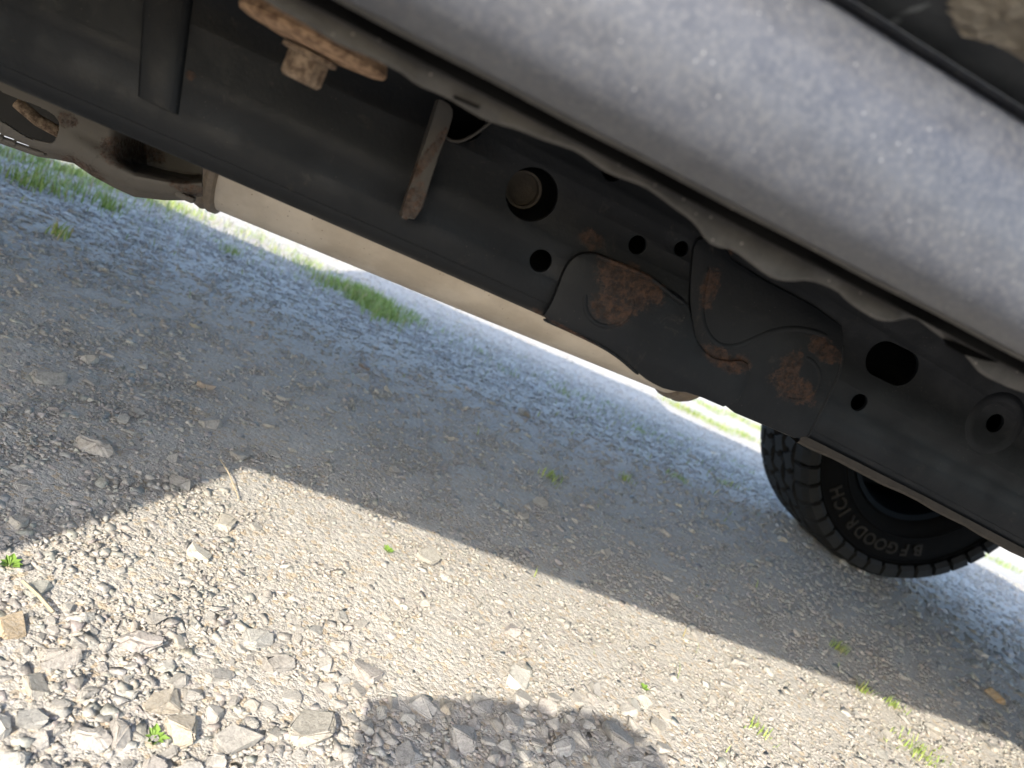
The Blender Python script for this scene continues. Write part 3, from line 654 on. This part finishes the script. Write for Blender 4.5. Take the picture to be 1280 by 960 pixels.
for i in range(NU+1):
    u = -60+313*i/NU; vt = np.interp(u, *zip(*cm_top)); vb = np.interp(u, *zip(*cm_bot)); row = []
    for j in range(NT+1):
        t = j/NT; v = vt+(vb-vt)*t
        line = (u-120)*.9+195-38*sst(120, 175, u)+30
        rec = .085*sst(135, 185, u)*(1-sst(.55, .74, t))*1.0                     # deep recess toward the muffler
        lip = .016*sst(.78, 1.0, t)**2+.006*math.sin(math.pi*sst(.45, 1, t))*-1*sst(60, 130, u)
        row.append((bm.verts.new(px(u, v, CY+rec+lip)), (u, v)))
    G.append(row)
for i in range(NU):
    for j in range(NT):
        cu = (G[i][j][1][0]+G[i+1][j+1][1][0])/2, (G[i][j][1][1]+G[i+1][j+1][1][1])/2
        if inside(cu, hole_px) or inside(cu, slit_px): continue
        bm.faces.new((G[i][j][0], G[i+1][j][0], G[i+1][j+1][0], G[i][j+1][0]))
bmesh.ops.delete(bm, geom=[v for v in bm.verts if not v.link_faces], context='VERTS')
cm = obj('crossmember', bm, M['crossmember_paint'], car, 60)
md = cm.modifiers.new('s', 'SOLIDIFY'); md.thickness = .005; md.offset = 0
obj('dark_backing', plate([pz(u, v, .97) for u, v in [(-90, 20), (60, 80), (150, 130), (150, 200), (110, 196), (76, 186), (50, 178), (30, 169), (4, 155), (-90, 112)]], [], .97, .006, .001), M['under_paint'], car, 40)  # dark sheet added behind the crossmember hole to keep it dark
bm = bmesh.new(); q = px(232, 246, .80); add_box(bm, q, (.018, .012, .006), bev=.002); obj('mount_nut', bm, M['crossmember_paint'], cm, 40)
bm = bmesh.new(); q = px(36, 140, .86); add_tube(bm, [q+Vector((-.012, 0, .004)), q+Vector((.010, 0, -.004)), q+Vector((.03, .02, -.01))], .006, 14); obj('exhaust_hanger', bm, M['dusty_bolt'], car, 40)
# muffler: axis slightly tilted, oval body, rolled rims
ma, mb = px(266, 243, 1.12), px(848, 470, 1.12)
A = Vector((ma.x, 1.13, .4045)); B_ = Vector((mb.x, 1.13, .4245)); axv = (B_-A)
def muff(prof, name, mat, parent, seg=48):
    bm = bmesh.new(); rings = []
    for t, r in prof:
        c = A+axv*t; rings.append([bm.verts.new(c+Vector((0, math.cos(h)*r*1.25, math.sin(h)*r))) for h in [2*math.pi*k/seg for k in range(seg)]])
    for p, q in zip(rings, rings[1:]):
        for k in range(seg): bm.faces.new((p[k], p[(k+1) % seg], q[(k+1) % seg], q[k]))
    bm.faces.new(rings[0]); bm.faces.new(rings[-1]); return obj(name, bm, mat, parent, 40)
mf = muff([(.012, .080), (.5, .0808), (.988, .080)], 'muffler', M['aluminised_steel'], car)
muff([(-.028, .05), (-.026, .070), (-.020, .0835), (-.008, .0865), (.000, .0835), (.006, .0865), (.016, .0860), (.020, .0795)], 'end_cap', M['rim_steel'], mf)
muff([(.978, .0795), (.982, .0855), (.992, .086), (1.0, .083), (1.010, .086), (1.020, .083), (1.026, .06)], 'end_cap', M['rim_steel'], mf)
bm = bmesh.new(); add_tube(bm, smoothpoly([tuple(A+axv*-.02), tuple(A+Vector((-.12, .0, .01))), tuple(A+Vector((-.35, -.02, .04))), (-1.2, 1.2, .5)], 2, False), .032, 16); obj('exhaust_pipe', bm, M['rusty_steel'], car, 40)
bm = bmesh.new(); add_tube(bm, smoothpoly([tuple(B_), tuple(B_+Vector((.15, .05, .05))), (1.2, 1.3, .56), (1.7, 1.35, .60), (2.2, 1.3, .5)], 2, False), .03, 16); obj('tail_pipe', bm, M['rusty_steel'], car, 40)
# underbody: floor, far rail, axles, shaft
bm = bmesh.new(); add_box(bm, (-.1, 1.14, .665), (4.4, 1.60, .03), bev=.004)
for k in range(9): add_box(bm, (-1.8+.42*k, 1.17, .641), (.05, 1.0, .018), bev=.004)
obj('floor_pan', bm, M['under_paint'], car, 40)
bm = bmesh.new(); add_box(bm, (-.1, 1.70, .535), (4.5, .08, .15), bev=.012); obj('far_frame_rail', bm, M['under_paint'], car, 40)
bm = bmesh.new(); add_tube(bm, [(XR_, .36, .40), (XR_, 1.95, .40)], .038, 16); lathe(bm, [(-.12, .03), (-.1, .09), (0, .125), (.1, .09), (.12, .03)], (XR_, 1.14, .40), 'y', 24); obj('rear_axle', bm, M['under_paint'], car, 40)
bm = bmesh.new(); add_tube(bm, [(XF, .36, .40), (XF, 1.95, .40)], .038, 16); lathe(bm, [(-.12, .03), (-.1, .08), (0, .115), (.1, .08), (.12, .03)], (XF, 1.0, .40), 'y', 24); obj('front_axle', bm, M['under_paint'], car, 40)
bm = bmesh.new(); add_tube(bm, [(-.3, 1.2, .53), (XR_-.08, 1.14, .43)], .03, 14); obj('drive_shaft', bm, M['under_paint'], car, 40)
bm = bmesh.new(); add_box(bm, (-.75, 1.14, .55), (.85, .35, .16), bev=.03); obj('gearbox', bm, M['under_paint'], car, 40)

# wheels
TR, TW = .398, .262
def tyre_prof(): return [(.045, .215), (.02, .235), (.006, .27), (.0, .31), (.006, .352), (.018, .374), (.035, .383), (TW-.035, .383), (TW-.018, .374), (TW-.006, .352), (TW, .31), (TW-.006, .27), (TW-.02, .235), (TW-.045, .215)]
def block_mesh(w, l, seed):
    rs = random.Random(seed); out = [(-.5, -.42), (-.18, -.5), (.12, -.38), (.5, -.46), (.44, .05), (.5, .4), (.15, .5), (-.1, .36), (-.5, .46), (-.42, 0)]
    bm = bmesh.new(); tp = [bm.verts.new((a*w*.94, b_*l*.94, .006)) for a, b_ in out]; bt = [bm.verts.new((a*w, b_*l, -.010)) for a, b_ in out]
    n = len(out); bm.faces.new(tp)
    for k in range(n): bm.faces.new((tp[k], bt[k], bt[(k+1) % n], tp[(k+1) % n]))
    bmesh.ops.recalc_face_normals(bm, faces=bm.faces); me = bpy.data.meshes.new('tread_block'); bm.to_mesh(me); bm.free(); me.materials.append(M['tread_rubber']); return me
def shoulder_mesh():
    bm = bmesh.new(); l = .048; pr = [(.034, .398-.383), (.006, .010), (-.014, -.002), (-.017, -.026)]
    rows = [[bm.verts.new((a, s*l*(.5 if i % 2 == 0 else .42), h)) for s in (-1, -.2, .2, 1)] for i, (a, h) in enumerate(pr)]
    low_ = [[bm.verts.new((v.co.x+.010, v.co.y, v.co.z-.012)) for v in r] for r in rows]
    for p, q in zip(rows, rows[1:]):
        for k in range(3): bm.faces.new((p[k], p[k+1], q[k+1], q[k]))
    for R1, R2 in ((rows, low_),):
        for i in range(3):
            bm.faces.new((R1[i][0], R1[i+1][0], R2[i+1][0], R2[i][0])); bm.faces.new((R1[i][3], R2[i][3], R2[i+1][3], R1[i+1][3]))
        bm.faces.new(R1[0][:]+R2[0][::-1]); bm.faces.new(R1[3][::-1]+R2[3][:])
    bmesh.ops.recalc_face_normals(bm, faces=bm.faces); me = bpy.data.meshes.new('tread_block'); bm.to_mesh(me); bm.free(); me.materials.append(M['tread_rubber']); return me
def wheel(name, x, y0, face, detail):
    """y0: inner face nearest the camera; face: side of the rim dish (+1 outer side is +y)"""
    w = bpy.data.objects.new(name, None); link(w, car); w.location = (x, y0, .395)
    bm = bmesh.new(); lathe(bm, tyre_prof(), (0, 0, 0), 'y', 96)
    for rr in (.338, .262): lathe(bm, [(.0005, rr-.003), (-.0022, rr), (.0005, rr+.003)], (0, 0, 0), 'y', 96, False)
    obj('tyre', bm, M['rubber'], w, 40)
    bm = bmesh.new(); f = (lambda a: a) if face > 0 else (lambda a: TW-a)
    lathe(bm, [(f(.03), .220), (f(.035), .205), (f(.09), .190), (f(.20), .185), (f(.205), .06), (f(.19), .02), (f(.215), .02), (f(.225), .19), (f(.235), .22)], (0, 0, 0), 'y', 64)
    obj('rim', bm, M['wheel_metal'], w, 40)
    bm = bmesh.new(); lathe(bm, [(f(.10), .001), (f(.10), .15), (f(.125), .15), (f(.125), .001)], (0, 0, 0), 'y', 48, False); obj('brake_disc', bm, M['wheel_metal'], w, 40)
    n = 42; meshes = [block_mesh(.050, .052, i) for i in range(3)]; sh = shoulder_mesh()
    rows = [(.070, 0, 0), (.131, .5, 1), (.192, 0, 2)]
    bmj = None if detail else bmesh.new()
    for k in range(n):
        lst = [(ya, (k+off)*2*math.pi/n, meshes[m_], 0) for ya, off, m_ in rows]+[(0.0, (k+.25)*2*math.pi/n, sh, 0), (TW, (k+.75)*2*math.pi/n, sh, 1)]
        for ya, th, me, flip in lst:
            rad = .3925 if me is not sh else .383
            c = Vector((math.sin(th)*rad, ya, -math.cos(th)*rad)); out_ = Vector((math.sin(th), 0, -math.cos(th))); tan = Vector((math.cos(th), 0, math.sin(th)))
            ax = Vector((0, -1 if flip else 1, 0)); tz = out_; ty = tz.cross(ax)
            Mx = Matrix(((ax.x, ty.x, tz.x, c.x), (ax.y, ty.y, tz.y, c.y), (ax.z, ty.z, tz.z, c.z), (0, 0, 0, 1)))
            if me is not sh: Mx = Mx @ Matrix.Rotation(.35*(1 if k % 2 else -1)*(1 if me is meshes[0] else -1), 4, 'Z')
            if detail:
                o = bpy.data.objects.new('tread_block', me); link(o, w); o.matrix_local = Mx
            else:
                t_ = me.copy(); t_.transform(Mx); bmj.from_mesh(t_); bpy.data.meshes.remove(t_)
    if not detail: struct(obj('tread_blocks', bmj, M['tread_rubber'], w), 'stuff')
    return w
FWH = wheel('rear_wheel', XR_, 1.79, 1, True)
# raised lettering round the sidewall that faces the camera
wc = Vector((XR_, 1.79, .395)); bml = bmesh.new(); rl = .297
th = math.atan2(px(1148, 684, 1.79).x-XR_, -(px(1148, 684, 1.79).z-.395))
for ch in 'BFGOODRICH':
    cu = bpy.data.curves.new('t', 'FONT'); cu.body = ch; cu.size = .050; cu.extrude = .0012; cu.align_x = 'CENTER'; cu.align_y = 'CENTER'; cu.resolution_u = 3; cu.offset = .0012
    o = bpy.data.objects.new('t', cu); col.objects.link(o); bpy.context.view_layer.update()
    me = bpy.data.meshes.new_from_object(o.evaluated_get(bpy.context.evaluated_depsgraph_get())); bpy.data.objects.remove(o); bpy.data.curves.remove(cu)
    upv = Vector((math.sin(th), 0, -math.cos(th)))           # letter tops point outward
    nrm = Vector((0, -1, 0)); rt = upv.cross(nrm)
    c = Vector((0, -.0008, 0))+upv*rl
    me.transform(Matrix(((rt.x, upv.x, nrm.x, c.x), (rt.y, upv.y, nrm.y, c.y), (rt.z, upv.z, nrm.z, c.z), (0, 0, 0, 1)))); bml.from_mesh(me); bpy.data.meshes.remove(me)
    th += (.030 if ch == 'I' else .041)/rl*(1 if rt.dot(Vector((math.cos(th), 0, math.sin(th)))) > 0 else -1)
obj('tyre_lettering', bml, M['lettering_paint'], FWH)
NY = .225
wheel('rear_wheel', XR_, NY, -1, False); wheel('front_wheel', XF, 1.79, 1, False); wheel('front_wheel', XF, NY, -1, False)

# upper body
def arch(cx, r, z0, n=14, rev=False): return [(cx+r*math.cos(math.pi*(1-k/n)), max(z0, .40+r*math.sin(math.pi*(1-k/n)))) for k in range(n+1)]
side = [(-2.45, .62)]+arch(XF, .50, .62)+[(-1.22, .634), (1.10, .634)]+arch(XR_, .50, .62)+[(2.16, .62), (2.16, 1.12), (-1.15, 1.12), (-1.29, 1.08), (-2.45, 1.02)]
for nm, y in (('body_side', .300), ('body_side', 1.965)):
    obj(nm, plate(side, [], y, .025, .004), M['grey_paint'], car, 40)
bm = bmesh.new(); add_box(bm, (2.15, 1.145, .87), (.03, 1.62, .50), bev=.008); obj('tailgate', bm, M['grey_paint'], car, 40)
bm = bmesh.new(); add_box(bm, (-2.44, 1.145, .82), (.04, 1.62, .40), bev=.01); obj('grille', bm, M['grey_paint'], car, 40)
bm = bmesh.new(); sweep_x(bm, lambda x: smoothpoly([(.31, 1.0+(x+2.3)*.07), (.36, 1.045+(x+2.3)*.07), (1.145, 1.075+(x+2.3)*.07), (1.93, 1.045+(x+2.3)*.07), (1.98, 1.0+(x+2.3)*.07)], 2, False), np.linspace(-2.46, -1.23, 8)); obj('bonnet', bm, M['grey_paint'], car, 40)
ROOF = 1.86
bm = bmesh.new(); add_box(bm, (.60, 1.145, ROOF-.02), (2.96, 1.56, .04), bev=.015); obj('roof', bm, M['black_trim'], car, 40)
bm = bmesh.new(); add_box(bm, (-.42, 1.145, ROOF+.14), (2.34, 1.5, .28), bev=.05); obj('roof_shadow_box', bm, M['black_trim'], car, 40)  # added out of view to push the far edge of the vehicle shadow outward
for y in (.345, 1.945):
    bm = bmesh.new()
    for p, q in (((-1.23, y, 1.10), (-.86, y, ROOF-.03)), ((-.30, y, 1.10), (-.30, y, ROOF-.03)), ((.62, y, 1.10), (.62, y, ROOF-.03)), ((1.35, y, 1.10), (1.35, y, ROOF-.03)), ((2.12, y, 1.10), (2.06, y, ROOF-.03))): add_tube(bm, [p, q], .03, 8)
    obj('pillar', bm, M['black_trim'], car, 40)
    bm = plate([(.66, 1.125), (2.08, 1.125), (2.03, ROOF-.05), (.66, ROOF-.05)], [], y, .006, .001); obj('side_window', bm, M['glass'], car)
bm = bmesh.new(); vv = [bm.verts.new(q) for q in ((-1.22, .36, 1.11), (-1.22, 1.93, 1.11), (-.85, 1.93, ROOF-.04), (-.85, .36, ROOF-.04))]; bm.faces.new(vv); bmesh.ops.solidify(bm, geom=bm.faces[:], thickness=.006); obj('windscreen', bm, M['glass'], car)
bm = bmesh.new(); add_box(bm, (2.09, 1.145, 1.44), (.008, 1.5, .62)); obj('rear_window', bm, M['glass'], car)
bm = bmesh.new(); add_box(bm, (-2.56, 1.145, .60), (.14, 1.6, .16), bev=.03); obj('front_bumper', bm, M['black_trim'], car, 40)
bm = bmesh.new(); add_box(bm, (2.24, 1.145, .58), (.12, 1.6, .14), bev=.03); obj('rear_bumper', bm, M['black_trim'], car, 40)
for cx in (XF, XR_):
    for y0, y1 in ((.20, .33), (1.955, 2.085)):
        bm = bmesh.new(); pr_ = arch(cx, .505, .60); pi = arch(cx, .535, .60)
        for (a_, b_), (c_, d_) in zip(pr_[:-1], pr_[1:]):
            pass
        V0 = [[bm.verts.new((x, y, z)) for x, z in pr_]+[bm.verts.new((x, y, z)) for x, z in pi[::-1]] for y in (y0, y1)]
        n = len(V0[0])
        for k in range(n): bm.faces.new((V0[0][k], V0[0][(k+1) % n], V0[1][(k+1) % n], V0[1][k]))
        m = len(pr_)
        for Vr in V0:
            for k in range(m-1): bm.faces.new((Vr[k], Vr[k+1], Vr[n-2-k], Vr[n-1-k]))
        obj('wheel_flare', bm, M['black_trim'], car, 40)

# ================================================================ photographer (behind the lens) and phone
ph = bmesh.new(); rot = Matrix((RT, UP, -FW)).transposed()
add_box(ph, CAM+RT*-.066+UP*-.024-FW*.008, (.158, .076, .0085), rot, .003)
tag(obj('phone', ph, M['phone_case'], None, 40), 'black phone held sideways by the crouching photographer', 'phone')
def skin_obj(name, verts, edges, mat, parent=None, root=0, sub=2):
    me = bpy.data.meshes.new(name); me.from_pydata([v[:3] for v in verts], edges, []); o = obj(name, me, mat, parent)
    o.modifiers.new('s', 'SKIN'); 
    for i, v in enumerate(verts): me.skin_vertices[0].data[i].radius = (v[3], v[3]*(v[4] if len(v) > 4 else 1))
    me.skin_vertices[0].data[root].use_root = True
    o.modifiers.new('d', 'SUBSURF').levels = sub; o.modifiers['d'].render_levels = sub
    for p in me.polygons: p.use_smooth = True
    o.modifiers['s'].use_smooth_shade = True
    return o
hc = CAM+RT*.040-UP*.012-FW*.034                        # the hand at the end of the phone
wr = hc+RT*.105-UP*.016-FW*.02
LIMBS = [(0, 1), (1, 2), (2, 3), (3, 4), (4, 5), (5, 6), (2, 7), (7, 8), (8, 9), (9, 10), (2, 11), (11, 12), (12, 13), (13, 14), (0, 15), (15, 16), (16, 17), (17, 18), (0, 19), (19, 20), (20, 21), (21, 22)]
person = skin_obj('person', [(.50, -1.02, .34, .15, .8), (.48, -.98, .50, .135, .8), (.45, -.93, .64, .15, .75), (.44, -.90, .72, .09), (.43, -.87, .79, .05), (.42, -.84, .86, .075), (.42, -.83, .93, .07),
    (.28, -.88, .67, .06), (.27, -.55, .50, .045), (wr.x, wr.y, wr.z, .037), (hc.x, hc.y, hc.z, .036),
    (.61, -.90, .67, .06), (.70, -.72, .52, .045), (.62, -.55, .48, .028), (.60, -.49, .47, .024),
    (.42, -1.00, .30, .095), (.36, -.62, .46, .07), (.40, -.78, .10, .05), (.39, -.66, .03, .04),
    (.60, -1.00, .30, .095), (.64, -.62, .46, .07), (.62, -.78, .10, .05), (.63, -.66, .03, .04)], LIMBS, M['jacket'])
tag(person, 'person in a dark jacket crouching beside the vehicle with a phone held out', 'person')
PX_, PY_ = -.775, -.12  # second person is made up, out of view, to cast the left shadow wedge
shadow_caster = skin_obj('person', [(PX_, PY_, .90, .155, .75), (PX_, PY_, 1.08, .14, .75), (PX_, PY_, 1.30, .17, .7), (PX_, PY_, 1.42, .10), (PX_, PY_, 1.50, .055), (PX_, PY_+.01, 1.59, .08), (PX_, PY_+.02, 1.68, .075),
    (PX_-.2, PY_, 1.36, .06), (PX_-.25, PY_-.03, 1.10, .045), (PX_-.24, PY_+.06, .86, .03), (PX_-.23, PY_+.08, .79, .03),
    (PX_+.15, PY_, 1.36, .06), (PX_+.17, PY_-.03, 1.10, .045), (PX_+.15, PY_+.05, .90, .03), (PX_+.14, PY_+.07, .84, .03),
    (PX_-.095, PY_, .80, .10), (PX_-.10, PY_+.02, .47, .068), (PX_-.10, PY_, .09, .045), (PX_-.11, PY_+.13, .03, .04),
    (PX_+.080, PY_, .80, .103), (PX_+.080, PY_+.01, .47, .085), (PX_+.09, PY_, .09, .045), (PX_+.10, PY_+.13, .03, .04)], LIMBS, M['denim'])
tag(shadow_caster, 'unseen added person in dark blue clothes, standing to cast the shadow wedge', 'person')
fv, fe = [(hc.x, hc.y, hc.z, .02)], []
for k in range(4):
    b0 = hc-UP*(.004)+RT*(.004)+UP*(.028-.016*k); tip = [b0, b0+FW*.034-RT*.006, b0+FW*.040-RT*(.030+.004*(k in (1, 2)))]
    i = len(fv); fv += [(*q, .0085-.001*j) for j, q in enumerate(tip)]; fe += [(0, i), (i, i+1), (i+1, i+2)]
# fingers stay beside the lens, behind its plane
fv = [(x-FW.x*.032, y-FW.y*.032, z-FW.z*.032, r) for x, y, z, r in fv]
skin_obj('hand', fv, fe, M['skin'], person)
